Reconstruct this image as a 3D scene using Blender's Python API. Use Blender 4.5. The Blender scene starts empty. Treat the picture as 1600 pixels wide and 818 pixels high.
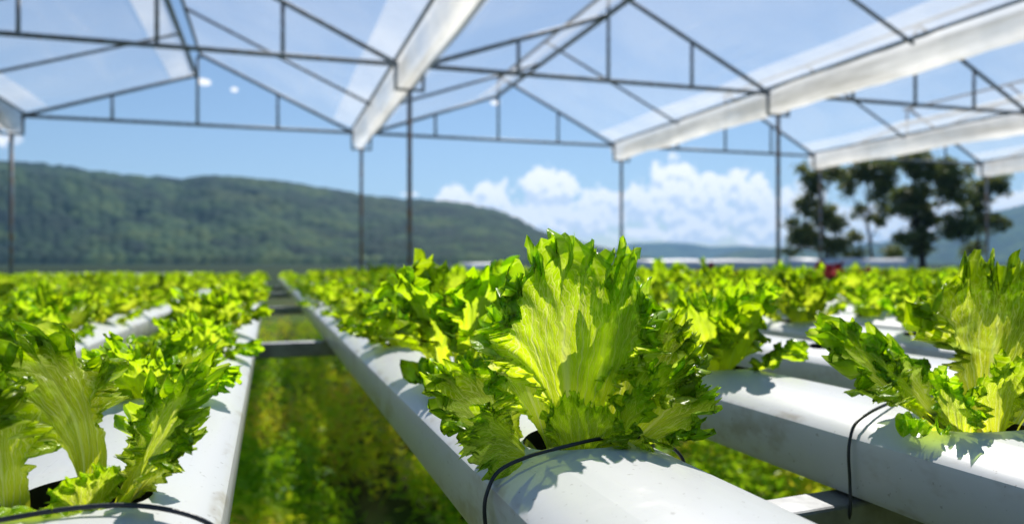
import bpy, bmesh, math, random
import numpy as np
from mathutils import Vector, Matrix

R = math.radians
scene = bpy.context.scene
COL = scene.collection

# ------------------------------------------------------------------ camera
F_PX = 1200.0                       # focal length in photo pixels (1600 wide)
YAW = R(17.57)                      # view direction, clockwise from +Y
S, Cc = math.sin(YAW), math.cos(YAW)
RIGHT = Vector((Cc, -S, 0)); FWD = Vector((S, Cc, 0))
CAM_Z = 0.90
cam_d = bpy.data.cameras.new("camera"); cam = bpy.data.objects.new("camera", cam_d); COL.objects.link(cam)
cam.location = (0, 0, CAM_Z)
cam.rotation_euler = (R(90.1), 0, -YAW)
cam_d.sensor_width = 36; cam_d.lens = 36 * F_PX / 1600
cam_d.clip_start = 0.01; cam_d.clip_end = 30000
cam_d.dof.use_dof = True; cam_d.dof.focus_distance = 0.345; cam_d.dof.aperture_fstop = 9.5
scene.camera = cam

# ------------------------------------------------------------------ sun, sky, exposure
SUN_EL, SUN_AZ = R(50), R(27)       # azimuth clockwise from +Y
sun_d = bpy.data.lights.new("sun", 'SUN'); sun = bpy.data.objects.new("sun", sun_d); COL.objects.link(sun)
sun_d.energy = 4.8; sun_d.angle = R(0.53); sun_d.color = (1.0, 0.955, 0.88)
sdir = Vector((math.sin(SUN_AZ) * math.cos(SUN_EL), math.cos(SUN_AZ) * math.cos(SUN_EL), math.sin(SUN_EL)))
sun.rotation_euler = sdir.to_track_quat('Z', 'Y').to_euler(); sun.location = (0, 0, 30)

scene.view_settings.view_transform = 'Standard'; scene.view_settings.look = 'None'
scene.view_settings.gamma = 1; scene.view_settings.use_curve_mapping = False
scene.view_settings.exposure = 0.32
scene.render.engine = 'CYCLES'
scene.cycles.use_denoising = True
scene.cycles.max_bounces = 10; scene.cycles.transparent_max_bounces = 24
scene.cycles.transmission_bounces = 8; scene.cycles.diffuse_bounces = 7
scene.cycles.volume_bounces = 0
scene.cycles.sample_clamp_indirect = 6

def px_dir(x, y):
    """azimuth and elevation (degrees) of a direction seen at a photo position"""
    u, v = x - 800, 411 - y
    return math.degrees(YAW + math.atan(u / F_PX)), math.degrees(math.atan(v / math.hypot(F_PX, u)))

world = bpy.data.worlds.new("World"); scene.world = world; world.use_nodes = True
world.cycles.sampling_method = 'MANUAL'; world.cycles.sample_map_resolution = 256
class NT:
    def __init__(s, tree): s.t = tree; s.n = tree.nodes; s.l = tree.links
    def node(s, typ, **kw):
        nd = s.n.new(typ)
        for k, v in kw.items(): setattr(nd, k, v)
        return nd
    def set(s, sock, val):
        if isinstance(val, bpy.types.NodeSocket): s.l.new(val, sock)
        else:
            if hasattr(sock.default_value, '__len__') and hasattr(val, '__len__') and len(sock.default_value) == 4 and len(val) == 3: val = (*val, 1)
            sock.default_value = val
    def math(s, op, a, b=None, c=None, clamp=False):
        nd = s.node('ShaderNodeMath', operation=op, use_clamp=clamp)
        for i, x in enumerate((a, b, c)):
            if x is not None: s.set(nd.inputs[i], x)
        return nd.outputs[0]
    def mix(s, f, a, b, blend='MIX'):
        nd = s.node('ShaderNodeMix', data_type='RGBA', blend_type=blend)
        s.set(nd.inputs[0], f); s.set(nd.inputs[6], a); s.set(nd.inputs[7], b)
        return nd.outputs[2]
    def noise(s, vec, scale, detail=3, rough=.55, dist=0, dim='3D'):
        nd = s.node('ShaderNodeTexNoise', noise_dimensions=dim)
        if vec is not None: s.l.new(vec, nd.inputs['Vector'])
        nd.inputs['Scale'].default_value = scale; nd.inputs['Detail'].default_value = detail
        nd.inputs['Roughness'].default_value = rough; nd.inputs['Distortion'].default_value = dist
        return nd.outputs[0]
    def mapr(s, x, a, b, c=0.0, d=1.0, smooth=True):
        nd = s.node('ShaderNodeMapRange', interpolation_type='SMOOTHSTEP' if smooth else 'LINEAR')
        s.set(nd.inputs[0], x)
        for i, q in enumerate((a, b, c, d)): nd.inputs[i + 1].default_value = q
        return nd.outputs[0]
    def ramp(s, x, stops):
        nd = s.node('ShaderNodeValToRGB'); s.set(nd.inputs[0], x)
        el = nd.color_ramp.elements
        el[0].position = stops[0][0]; el[-1].position = stops[-1][0]
        for p, c in stops[1:-1]: el.new(p)
        for e, (p, c) in zip(el, stops): e.color = (*c, 1)
        return nd.outputs[0]
    def scalev(s, vec, sc):
        nd = s.node('ShaderNodeMapping'); s.l.new(vec, nd.inputs[0]); nd.inputs['Scale'].default_value = sc
        return nd.outputs[0]

wt = NT(world.node_tree); wt.n.clear()
sky = wt.node('ShaderNodeTexSky', sky_type='NISHITA')
sky.sun_disc = False; sky.sun_elevation = SUN_EL; sky.sun_rotation = SUN_AZ
sky.altitude = 600; sky.air_density = 1.0; sky.dust_density = 0.25; sky.ozone_density = 3.0
geo = wt.node('ShaderNodeTexCoord')
sep = wt.node('ShaderNodeSeparateXYZ'); wt.l.new(geo.outputs['Generated'], sep.inputs[0])
DEG = 57.29578
az = wt.math('MULTIPLY', wt.math('ARCTAN2', sep.outputs[0], sep.outputs[1]), DEG)
el = wt.math('MULTIPLY', wt.math('ARCSINE', sep.outputs[2]), DEG)
BLOBS = []   # (azimuth, elevation, radius az, radius el) of the cumulus banks, in degrees
for (x, y, rx, ry) in [(712, 316, 34, 32), (775, 320, 55, 36), (850, 300, 42, 46), (884, 296, 26, 38), (850, 335, 95, 44), (930, 335, 60, 42), (820, 355, 90, 30),
                       (1010, 318, 40, 38), (1060, 298, 52, 48), (1098, 310, 46, 40), (1160, 305, 52, 42), (1110, 345, 120, 42), (1230, 325, 60, 40),
                       (1230, 360, 110, 32), (1330, 360, 90, 38), (1450, 355, 70, 40), (1590, 318, 50, 22), (1690, 320, 90, 50), (1080, 362, 130, 16),
                       (1660, 365, 200, 30), (640, 303, 16, 4), (319, 128, 11, 6), (366, 140, 6, 4), (775, 160, 10, 4), (-160, 180, 120, 50), (-420, 120, 140, 70), (2100, 250, 240, 90)]:
    a, e = px_dir(x, y); BLOBS.append((a, e, rx / F_PX * DEG * .95, ry / F_PX * DEG))
def cloud_field(dx, dy):
    comb = wt.node('ShaderNodeCombineXYZ')
    A = wt.math('ADD', az, dx); E = wt.math('ADD', el, dy)
    wt.l.new(A, comb.inputs[0]); wt.l.new(E, comb.inputs[1])
    v = comb.outputs[0]
    n1 = wt.math('SUBTRACT', wt.noise(v, 0.55, 6, .62, 0.3), .5)
    vor = wt.node('ShaderNodeTexVoronoi', feature='SMOOTH_F1'); wt.l.new(v, vor.inputs['Vector'])
    vor.inputs['Scale'].default_value = .85; vor.inputs['Smoothness'].default_value = .5; vor.inputs['Detail'].default_value = 2.0; vor.inputs['Roughness'].default_value = .6
    puff = wt.math('SUBTRACT', .45, vor.outputs['Distance'])
    f = None
    for (a, e, ra, re) in BLOBS:
        qx = wt.math('DIVIDE', wt.math('SUBTRACT', A, a), ra); qy = wt.math('DIVIDE', wt.math('SUBTRACT', E, e), re)
        d = wt.math('SUBTRACT', 1, wt.math('ADD', wt.math('MULTIPLY', qx, qx), wt.math('MULTIPLY', qy, qy)))
        f = d if f is None else wt.math('SMOOTH_MAX', f, d, .25)
    f = wt.math('MAXIMUM', f, -3.0)
    f = wt.math('MULTIPLY_ADD', n1, 2.1, f)
    return wt.math('MULTIPLY_ADD', puff, .9, f)
F0 = cloud_field(0.0, 0.0); F1 = cloud_field(0.12, 0.55)
cov = wt.mapr(F0, -.46, -.02)
lit = wt.mapr(wt.math('SUBTRACT', F0, F1), -.42, .42)
thick = wt.mapr(F0, .5, 1.7)
lit2 = wt.math('MULTIPLY_ADD', thick, -.35, lit, clamp=False)
lit2 = wt.math('ADD', lit2, .35, clamp=True)
CLOUD_E = 13.0
ccol = wt.mix(lit2, (.46 * CLOUD_E, .57 * CLOUD_E, .75 * CLOUD_E), (1.02 * CLOUD_E, 1.0 * CLOUD_E, .98 * CLOUD_E))
skyc = wt.mix(wt.math('MULTIPLY', cov, .96), sky.outputs[0], ccol)
bg = wt.node('ShaderNodeBackground'); wt.l.new(skyc, bg.inputs[0]); bg.inputs[1].default_value = 0.083
wo = wt.node('ShaderNodeOutputWorld'); wt.l.new(bg.outputs[0], wo.inputs[0])

# ------------------------------------------------------------------ helpers
def tag(o, label=None, cat=None, group=None, kind=None):
    if label: o['label'] = label
    if cat: o['category'] = cat
    if group: o['group'] = group
    if kind: o['kind'] = kind
    return o
def empty(name, loc=(0, 0, 0)):
    o = bpy.data.objects.new(name, None); COL.objects.link(o); o.location = loc
    o.empty_display_size = .05
    return o
def link_mesh(name, me, mats=(), parent=None, loc=None):
    o = bpy.data.objects.new(name, me); COL.objects.link(o)
    for m in mats: me.materials.append(m)
    if parent: o.parent = parent
    if loc is not None: o.location = loc
    return o
def np_mesh(name, V, Fc, uv=None, tint=None, smooth=True, mat_idx=None):
    """V (n,3); Fc (m,4) quads; uv (n,2) and tint (n,) per vertex"""
    me = bpy.data.meshes.new(name)
    V = np.asarray(V, dtype=np.float32); Fc = np.asarray(Fc, dtype=np.int32)
    k = Fc.shape[1]
    me.vertices.add(len(V)); me.vertices.foreach_set('co', V.ravel())
    me.loops.add(Fc.size); me.loops.foreach_set('vertex_index', Fc.ravel())
    me.polygons.add(len(Fc)); me.polygons.foreach_set('loop_start', np.arange(0, Fc.size, k, dtype=np.int32))
    me.polygons.foreach_set('loop_total', np.full(len(Fc), k, dtype=np.int32))
    me.polygons.foreach_set('use_smooth', np.full(len(Fc), smooth))
    if uv is not None:
        l = me.uv_layers.new(name='UVMap'); l.data.foreach_set('uv', np.asarray(uv, dtype=np.float32)[Fc.ravel()].ravel())
    if tint is not None:
        a = me.attributes.new('tint', 'FLOAT', 'POINT'); a.data.foreach_set('value', np.asarray(tint, dtype=np.float32))
    me.update(calc_edges=True); me.validate()
    return me
class MB:
    """collects boxes, bars and tubes into one bmesh"""
    def __init__(s): s.bm = bmesh.new()
    def box(s, c, size, rz=0):
        M = Matrix.Translation(c) @ Matrix.Rotation(rz, 4, 'Z') @ Matrix.Diagonal((*size, 1))
        bmesh.ops.create_cube(s.bm, size=1, matrix=M); return s
    def tube(s, pts, r, n=8, cap=True, closed=False):
        pts = [Vector(p) for p in pts]; rings = []; m = len(pts); up = None
        for i, p in enumerate(pts):
            a = pts[(i - 1) % m] if (closed or i > 0) else p
            b = pts[(i + 1) % m] if (closed or i < m - 1) else p
            t = (b - a).normalized()
            if up is None: up = Vector((0, 0, 1)) if abs(t.z) < .9 else Vector((1, 0, 0))
            x = t.cross(up).normalized(); up = x.cross(t).normalized()
            rr = r[i] if hasattr(r, '__len__') else r
            rings.append([s.bm.verts.new(p + (x * math.cos(q) + up * math.sin(q)) * rr) for q in [2 * math.pi * k / n for k in range(n)]])
        for i in range(m if closed else m - 1):
            A, B = rings[i], rings[(i + 1) % m]
            for k in range(n):
                f = s.bm.faces.new((A[k], A[(k + 1) % n], B[(k + 1) % n], B[k])); f.smooth = True
        if cap and not closed:
            s.bm.faces.new(rings[0]); s.bm.faces.new(rings[-1][::-1])
        return s
    def build(s, name, mat, parent=None, loc=None, bevel=0):
        bmesh.ops.recalc_face_normals(s.bm, faces=s.bm.faces[:])
        me = bpy.data.meshes.new(name); s.bm.to_mesh(me); s.bm.free()
        o = link_mesh(name, me, [mat], parent, loc)
        if bevel:
            b = o.modifiers.new('bevel', 'BEVEL'); b.width = bevel; b.segments = 2; b.limit_method = 'ANGLE'
        return o
def new_mat(name):
    m = bpy.data.materials.new(name); m.use_nodes = True
    t = NT(m.node_tree); t.n.clear(); out = t.node('ShaderNodeOutputMaterial')
    return m, t, out
def principled(t, color, rough=.5, metal=0, spec=.5, bump=None, bstr=.3, bdist=.01):
    p = t.node('ShaderNodeBsdfPrincipled')
    t.set(p.inputs['Base Color'], color); t.set(p.inputs['Roughness'], rough); t.set(p.inputs['Metallic'], metal)
    p.inputs['Specular IOR Level'].default_value = spec
    if bump is not None:
        b = t.node('ShaderNodeBump'); b.inputs['Strength'].default_value = bstr; b.inputs['Distance'].default_value = bdist
        t.l.new(bump, b.inputs['Height']); t.l.new(b.outputs[0], p.inputs['Normal'])
    return p

# ------------------------------------------------------------------ materials
def mat_pvc():
    m, t, out = new_mat('white_pvc')
    tc = t.node('ShaderNodeTexCoord'); o = tc.outputs['Object']
    oi = t.node('ShaderNodeObjectInfo')
    vm = t.node('ShaderNodeVectorMath', operation='ADD'); t.l.new(o, vm.inputs[0]); 
    cx = t.node('ShaderNodeCombineXYZ'); t.l.new(t.math('MULTIPLY', oi.outputs['Random'], 37.0), cx.inputs[0]); t.l.new(cx.outputs[0], vm.inputs[1])
    v = vm.outputs[0]
    stain = t.mapr(t.noise(v, 14, 5, .65), .56, .78)
    speck = t.mapr(t.noise(v, 300, 2, .6), .68, .74)
    streak = t.mapr(t.noise(t.scalev(v, (60, 3, 60)), 2.0, 4, .7), .60, .76)
    scr = t.mapr(t.noise(t.scalev(v, (420, 9, 420)), 1.0, 2, .5), .70, .74)
    col = t.mix(t.math('MULTIPLY', stain, .24), (.58, .59, .585), (.44, .41, .34))
    col = t.mix(t.math('MULTIPLY', streak, .36), col, (.50, .47, .40))
    col = t.mix(t.math('MULTIPLY', speck, .55), col, (.22, .20, .17))
    col = t.mix(t.math('MULTIPLY', scr, .35), col, (.40, .40, .40))
    so = t.node('ShaderNodeSeparateXYZ'); t.l.new(o, so.inputs[0])
    cor = t.mapr(t.math('ABSOLUTE', t.math('SUBTRACT', t.math('ABSOLUTE', so.outputs[0]), .0475)), .0045, .0005)
    dirt = t.math('MULTIPLY', cor, t.mapr(t.noise(t.scalev(v, (30, 16, 30)), 1.0, 4, .7), .50, .68))
    col = t.mix(t.math('MULTIPLY', dirt, .65), col, (.30, .25, .17))
    h = t.noise(v, 45, 3, .5)
    p = principled(t, col, t.mapr(stain, 0, 1, .34, .6), 0, .45, h, .12, .002)
    t.l.new(p.outputs[0], out.inputs[0]); return m
def mat_simple(name, col, rough=.5, metal=0, var=.25, scale=20, col2=None, bstr=.15):
    m, t, out = new_mat(name)
    tc = t.node('ShaderNodeTexCoord')
    n = t.noise(tc.outputs['Object'], scale, 4, .6)
    c2 = col2 if col2 else tuple(c * (1 - var) for c in col)
    p = principled(t, t.mix(t.mapr(n, .35, .68), col, c2), rough, metal, .5, n, bstr, .003)
    t.l.new(p.outputs[0], out.inputs[0]); return m
def mat_leaf(name, stops, trans, tfac, vein, coat=.40, rough=.29, K=(9, 23.0, 49.0), vstr=1.0, thinf=.19):
    m, t, out = new_mat(name)
    uv = t.node('ShaderNodeUVMap'); sp = t.node('ShaderNodeSeparateXYZ'); t.l.new(uv.outputs[0], sp.inputs[0])
    U = t.math('MULTIPLY_ADD', sp.outputs[0], 2.0, -1.0); Vv = sp.outputs[1]
    tc = t.node('ShaderNodeTexCoord'); oi = t.node('ShaderNodeObjectInfo')
    at = t.node('ShaderNodeAttribute', attribute_name='tint')
    nz = t.noise(tc.outputs['Object'], 38, 3, .6); nf = t.noise(tc.outputs['Object'], 260, 3, .6)
    col = t.ramp(Vv, stops)
    rnd = t.math('ADD', t.math('MULTIPLY', oi.outputs['Random'], .5), t.math('MULTIPLY', at.outputs['Fac'], .5))
    col = t.mix(t.math('MULTIPLY', t.mapr(nz, .35, .7), .45), col, tuple(c * .62 for c in stops[-1][1]))
    hsv = t.node('ShaderNodeHueSaturation'); t.l.new(col, hsv.inputs['Color'])
    t.l.new(t.mapr(rnd, 0, 1, .488, .508, False), hsv.inputs['Hue']); t.l.new(t.mapr(rnd, 0, 1, .82, 1.18, False), hsv.inputs['Value'])
    col = hsv.outputs[0]
    # fan of veins along the leaf, forking outwards
    masks = None
    for i, k in enumerate(K):
        wob = t.math('MULTIPLY', t.math('SUBTRACT', t.noise(t.scalev(tc.outputs['UV'], (3 + 2 * i, 5 + 3 * i, 1)), 1.3, 2, .6), .5), (.34, .23, .14)[i])
        fr = t.math('FRACT', t.math('MULTIPLY_ADD', t.math('ADD', U, wob), k * .5, .5 + 9))
        d = t.math('ABSOLUTE', t.math('SUBTRACT', fr, .5))
        w = (.068, .075, .10)[i]
        ln = t.mapr(d, w, w * .3)
        ln = t.math('MULTIPLY', ln, t.mapr(Vv, (0.0, .22, .42)[i], (.2, .42, .60)[i]))
        ln = t.math('MULTIPLY', ln, t.mapr(Vv, (.99, .96, .97)[i], (.55, .7, .75)[i]))
        ln = t.math('MULTIPLY', ln, (1.0, .85, .55)[i])
        masks = ln if masks is None else t.math('MAXIMUM', masks, ln)
    vo = t.node('ShaderNodeTexVoronoi', feature='DISTANCE_TO_EDGE'); t.l.new(t.scalev(tc.outputs['UV'], (34, 15, 1)), vo.inputs['Vector']); vo.inputs['Scale'].default_value = 1.0
    net = t.math('MULTIPLY', t.mapr(vo.outputs['Distance'], .07, .015), t.mapr(Vv, .25, .5, 0, .16))
    masks = t.math('MAXIMUM', masks, net)
    mid = t.math('MULTIPLY', t.mapr(t.math('ABSOLUTE', U), .11, .02), t.mapr(Vv, .75, .3))
    masks = t.math('MAXIMUM', masks, mid)
    masks = t.math('MULTIPLY', masks, vstr)
    col = t.mix(t.math('MULTIPLY', masks, .85), col, vein)
    hgt = t.math('ADD', t.math('MULTIPLY', masks, -.7), t.math('MULTIPLY', t.math('ADD', nf, nz), .55))
    bp = t.node('ShaderNodeBump'); bp.inputs['Strength'].default_value = .55; bp.inputs['Distance'].default_value = .0012; t.l.new(hgt, bp.inputs['Height'])
    p = principled(t, col, rough, 0, coat)
    t.l.new(bp.outputs[0], p.inputs['Normal'])
    tr = t.node('ShaderNodeBsdfTranslucent'); t.l.new(bp.outputs[0], tr.inputs['Normal'])
    tcol = t.mix(t.math('MULTIPLY', masks, .85), t.mix(1.0, col, trans, 'MULTIPLY'), tuple(v * 1.0 for v in vein))
    t.l.new(tcol, tr.inputs['Color'])
    mx = t.node('ShaderNodeMixShader'); t.l.new(t.mapr(Vv, 0.05, .4, tfac * .55, tfac), mx.inputs[0]); t.l.new(p.outputs[0], mx.inputs[1]); t.l.new(tr.outputs[0], mx.inputs[2])
    thin = t.node('ShaderNodeBsdfTransparent'); thin.inputs[0].default_value = (.62, .85, .12, 1)
    m2 = t.node('ShaderNodeMixShader'); t.l.new(t.mapr(Vv, .3, .6, 0, thinf), m2.inputs[0]); t.l.new(mx.outputs[0], m2.inputs[1]); t.l.new(thin.outputs[0], m2.inputs[2])
    t.l.new((m2 if thinf > 0 else mx).outputs[0], out.inputs[0]); return m
M_PVC = mat_pvc()
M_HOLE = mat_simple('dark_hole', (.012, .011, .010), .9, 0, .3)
M_WIRE = mat_simple('black_wire', (.035, .04, .045), .38, .3, .3, 200)
M_GALV = mat_simple('galvanised_steel', (.34, .35, .36), .48, .75, .35, 30, (.20, .20, .21))
M_FRAME = mat_simple('painted_frame', (.19, .255, .34), .5, .15, .3, 12, (.11, .10, .09))
M_RUST = mat_simple('rusty_post', (.17, .22, .28), .6, .15, .3, 9, (.20, .12, .07))
LET_STOPS = [(0.0, (.60, .68, .16)), (.28, (.50, .64, .030)), (.62, (.41, .58, .007)), (1.0, (.27, .48, .004))]
M_LET = mat_leaf('lettuce_leaf', LET_STOPS, (1.95, 1.68, .7), .64, (.88, .95, .30), K=(8, 21.0, 47.0))
M_LETFAR = mat_leaf('lettuce_leaf_far', LET_STOPS, (1.95, 1.68, .7), .66, (.58, .70, .2), vstr=.5, thinf=0)
RED_STOPS = [(0.0, (.40, .45, .15)), (.3, (.25, .14, .06)), (.6, (.20, .035, .035)), (1.0, (.15, .015, .03))]
M_LETRED = mat_leaf('red_lettuce_leaf', RED_STOPS, (1.6, 1.2, 1.1), .45, (.4, .12, .1), vstr=.5, thinf=0)

# ------------------------------------------------------------------ ground
def mat_ground():
    m, t, out = new_mat('ground_soil')
    tc = t.node('ShaderNodeTexCoord'); o = tc.outputs['Object']
    n = t.noise(o, .9, 5, .6); n2 = t.noise(o, .02, 4, .6); ln = t.node('ShaderNodeVectorMath', operation='LENGTH'); t.l.new(o, ln.inputs[0])
    near = t.mix(t.mapr(n, .4, .62), (.045, .085, .012), (.080, .085, .025))
    far = t.mix(t.mapr(n2, .42, .6), (.012, .030, .014), (.026, .050, .018))
    col = t.mix(t.mapr(ln.outputs['Value'], 12, 30), near, far)
    p = principled(t, col, .95, 0, .1, n, .5, .05); t.l.new(p.outputs[0], out.inputs[0]); return m
gx = np.array([-4400, -60, -8, -3, 0, 4, 10, 60, 4400.]); gy = np.array([-4400, -60, -4, 0, 4, 10, 60, 4400.])
GV = np.array([(x, y, 0) for y in gy for x in gx]); nx_ = len(gx)
GF = [(j * nx_ + i, j * nx_ + i + 1, (j + 1) * nx_ + i + 1, (j + 1) * nx_ + i) for j in range(len(gy) - 1) for i in range(nx_ - 1)]
tag(link_mesh('ground', np_mesh('ground', GV, GF, smooth=False), [mat_ground()]), kind='structure')

# ------------------------------------------------------------------ hills (forested)
def vnoise(x, y, seed=0):
    xi = np.floor(x).astype(np.int64); yi = np.floor(y).astype(np.int64); fx = x - xi; fy = y - yi
    def h(a, b):
        q = (a * 374761393 + b * 668265263 + seed * 1442695041) & 0xffffffff
        q = ((q ^ (q >> 13)) * 1274126177) & 0xffffffff
        return ((q ^ (q >> 16)) & 0xffff) / 65535.0
    fx = fx * fx * (3 - 2 * fx); fy = fy * fy * (3 - 2 * fy)
    return (h(xi, yi) * (1 - fx) + h(xi + 1, yi) * fx) * (1 - fy) + (h(xi, yi + 1) * (1 - fx) + h(xi + 1, yi + 1) * fx) * fy
def fbm(x, y, seed=0, o=4):
    r = 0; a = .5
    for i in range(o): r = r + a * vnoise(x * 2 ** i, y * 2 ** i, seed + i); a *= .55
    return r
def crowns(x, y, cell, seed):
    """height 0..1 of round tree crowns on a jittered grid, and a random number per crown"""
    best = np.full(x.shape, 9.0); rid = np.zeros(x.shape)
    X, Y = x / cell, y / cell; xi = np.floor(X).astype(np.int64); yi = np.floor(Y).astype(np.int64)
    def h(a, b, s):
        q = (a * 73856093 ^ b * 19349663 ^ (s * 83492791)) & 0xffffffff
        q = ((q ^ (q >> 13)) * 1274126177) & 0xffffffff
        return ((q ^ (q >> 16)) & 0xffff) / 65535.0
    for dx in (-1, 0, 1):
        for dy in (-1, 0, 1):
            a, b = xi + dx, yi + dy
            cx = a + .15 + .7 * h(a, b, seed); cy = b + .15 + .7 * h(a, b, seed + 1); rr = .7 + .6 * h(a, b, seed + 2)
            d = ((X - cx) ** 2 + (Y - cy) ** 2) / (rr * rr)
            mk = d < best; best = np.where(mk, d, best); rid = np.where(mk, h(a, b, seed + 3), rid)
    return np.sqrt(np.clip(1 - best, 0, 1)), rid
def mat_hill():
    m, t, out = new_mat('forest_canopy')
    at = t.node('ShaderNodeAttribute', attribute_name='tint')
    tc = t.node('ShaderNodeTexCoord'); n = t.noise(tc.outputs['Object'], .35, 4, .7)
    big = t.noise(tc.outputs['Object'], .012, 3, .6)
    col = t.ramp(at.outputs['Fac'], [(0.0, (.006, .020, .011)), (.42, (.016, .046, .016)), (.72, (.045, .095, .026)), (.90, (.08, .12, .03)), (1.0, (.15, .11, .07))])
    col = t.mix(t.math('MULTIPLY', t.mapr(n, .4, .65), .5), col, (.015, .032, .010))
    col = t.mix(t.math('MULTIPLY', t.mapr(big, .5, .68), .5), col, (.06, .085, .02))
    p = principled(t, col, .9, 0, .1, n, .6, 1.5); t.l.new(p.outputs[0], out.inputs[0]); return m
M_HILL = mat_hill()
def hill(name, profile, D, depth, step_x, step_y, cell, ch, seed, patches=()):
    """ridge whose skyline follows (x, y) photo directions at distance D; the slope comes depth metres towards the viewer"""
    px = np.array([p[0] for p in profile], float); py = np.array([p[1] for p in profile], float)
    L = (px - 800) / F_PX * D; H = (411 - py) / F_PX * D
    lx = np.arange(L[0], L[-1], step_x); fwd = np.arange(-depth, depth * .6, step_y)
    LX, FW = np.meshgrid(lx, fwd)
    base = np.interp(LX, L, H)
    wob = (fbm(LX / (depth * .45), FW / (depth * .45), seed) - .5)
    t0 = np.clip(1 + FW / depth, 0, 1); k = np.clip(t0 + wob * .9 * t0 * (1.3 - t0), 0, 1); prof = np.where(FW < 0, k * k * (3 - 2 * k) * .55 + k * .45, 1 - .5 * np.clip(FW / (depth * .6), 0, 1) ** 2)
    gul = fbm(LX / 90 + FW / 200, FW / 240, seed + 5)
    Z = (base + CAM_Z) * prof * (1 + (gul - .5) * .35 * (1 - np.clip(k, 0, 1)) * 2)
    cr, rid = crowns(LX, FW, cell, seed)
    cr2, rid2 = crowns(LX + 3.3, FW, cell * .5, seed + 9)
    Z = np.where(prof > .02, Z - ch + cr * ch + cr2 * ch * .3, -2)
    tint = np.clip(rid * .38 + 1.7 * (fbm(LX / 42, FW / 34, seed + 3) - .36), 0, .86) 
    for (x, y, rx, ry, val) in patches:
        cxp = 800 + LX / (D + FW) * F_PX; cyp = 411 - (Z - CAM_Z) / (D + FW) * F_PX
        d = ((cxp - x) / rx) ** 2 + ((cyp - y) / ry) ** 2 + (fbm(LX / 12, FW / 12, 77) - .5) * 1.6
        tint = np.where(d < 1, val, tint); 
    lx3 = LX * (D + FW) / D
    V = np.stack([lx3 * Cc + (D + FW) * S, -lx3 * S + (D + FW) * Cc, Z], -1).reshape(-1, 3)
    ny, nx = LX.shape; i = np.arange(ny - 1)[:, None] * nx + np.arange(nx - 1)[None]
    Fq = np.stack([i, i + 1, i + nx + 1, i + nx], -1).reshape(-1, 4)
    return tag(link_mesh(name, np_mesh(name, V, Fq, tint=tint.ravel()), [M_HILL]), kind='structure')
hill('hill', [(-420, 250), (-200, 248), (0, 253), (60, 255), (120, 264), (200, 275), (280, 282), (330, 276), (400, 283), (450, 288), (520, 298), (570, 307), (620, 311), (690, 315), (740, 321), (780, 330), (810, 342), (840, 360), (880, 373), (930, 386), (990, 402), (1050, 412), (1100, 420)],
     950, 430, 2.9, 3.6, 15, 11, 3, [(345, 405, 20, 3.0, 1.0), (420, 402, 36, 4, .9), (500, 405, 30, 2.5, .88), (600, 404, 34, 2.5, .88)])
hill('distant_hills', [(880, 415), (930, 400), (985, 380), (1040, 378), (1075, 380), (1110, 386), (1160, 384), (1250, 392), (1350, 380), (1450, 372), (1560, 368), (1700, 372)], 3500, 500, 14, 24, 40, 6, 21)
hill('right_hill', [(1060, 415), (1110, 404), (1140, 394), (1165, 389), (1230, 387), (1300, 391), (1380, 385), (1440, 370), (1500, 348), (1550, 332), (1600, 320), (1680, 308), (1800, 296), (1950, 300)], 2300, 700, 7, 14, 16, 8, 33)

# ------------------------------------------------------------------ trees beyond the greenhouse
def mat_tree():
    m, t, out = new_mat('tree_foliage')
    at = t.node('ShaderNodeAttribute', attribute_name='tint')
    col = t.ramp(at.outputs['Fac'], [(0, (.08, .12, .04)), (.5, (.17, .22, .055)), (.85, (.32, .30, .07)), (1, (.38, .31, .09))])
    p = principled(t, col, .5, 0, .4); tr = t.node('ShaderNodeBsdfTranslucent'); t.l.new(col, tr.inputs[0])
    mx = t.node('ShaderNodeMixShader'); mx.inputs[0].default_value = .45; t.l.new(p.outputs[0], mx.inputs[1]); t.l.new(tr.outputs[0], mx.inputs[2])
    t.l.new(mx.outputs[0], out.inputs[0]); return m
M_TREE = mat_tree(); M_BARK = mat_simple('tree_bark', (.075, .058, .045), .9, 0, .5, 6, None, .6)
def at_px(x, y, D):
    """world point seen at a photo position at distance D along the view"""
    return Vector((0, 0, CAM_Z)) + FWD * D + RIGHT * ((x - 800) / F_PX * D) + Vector((0, 0, (411 - y) / F_PX * D))
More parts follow.
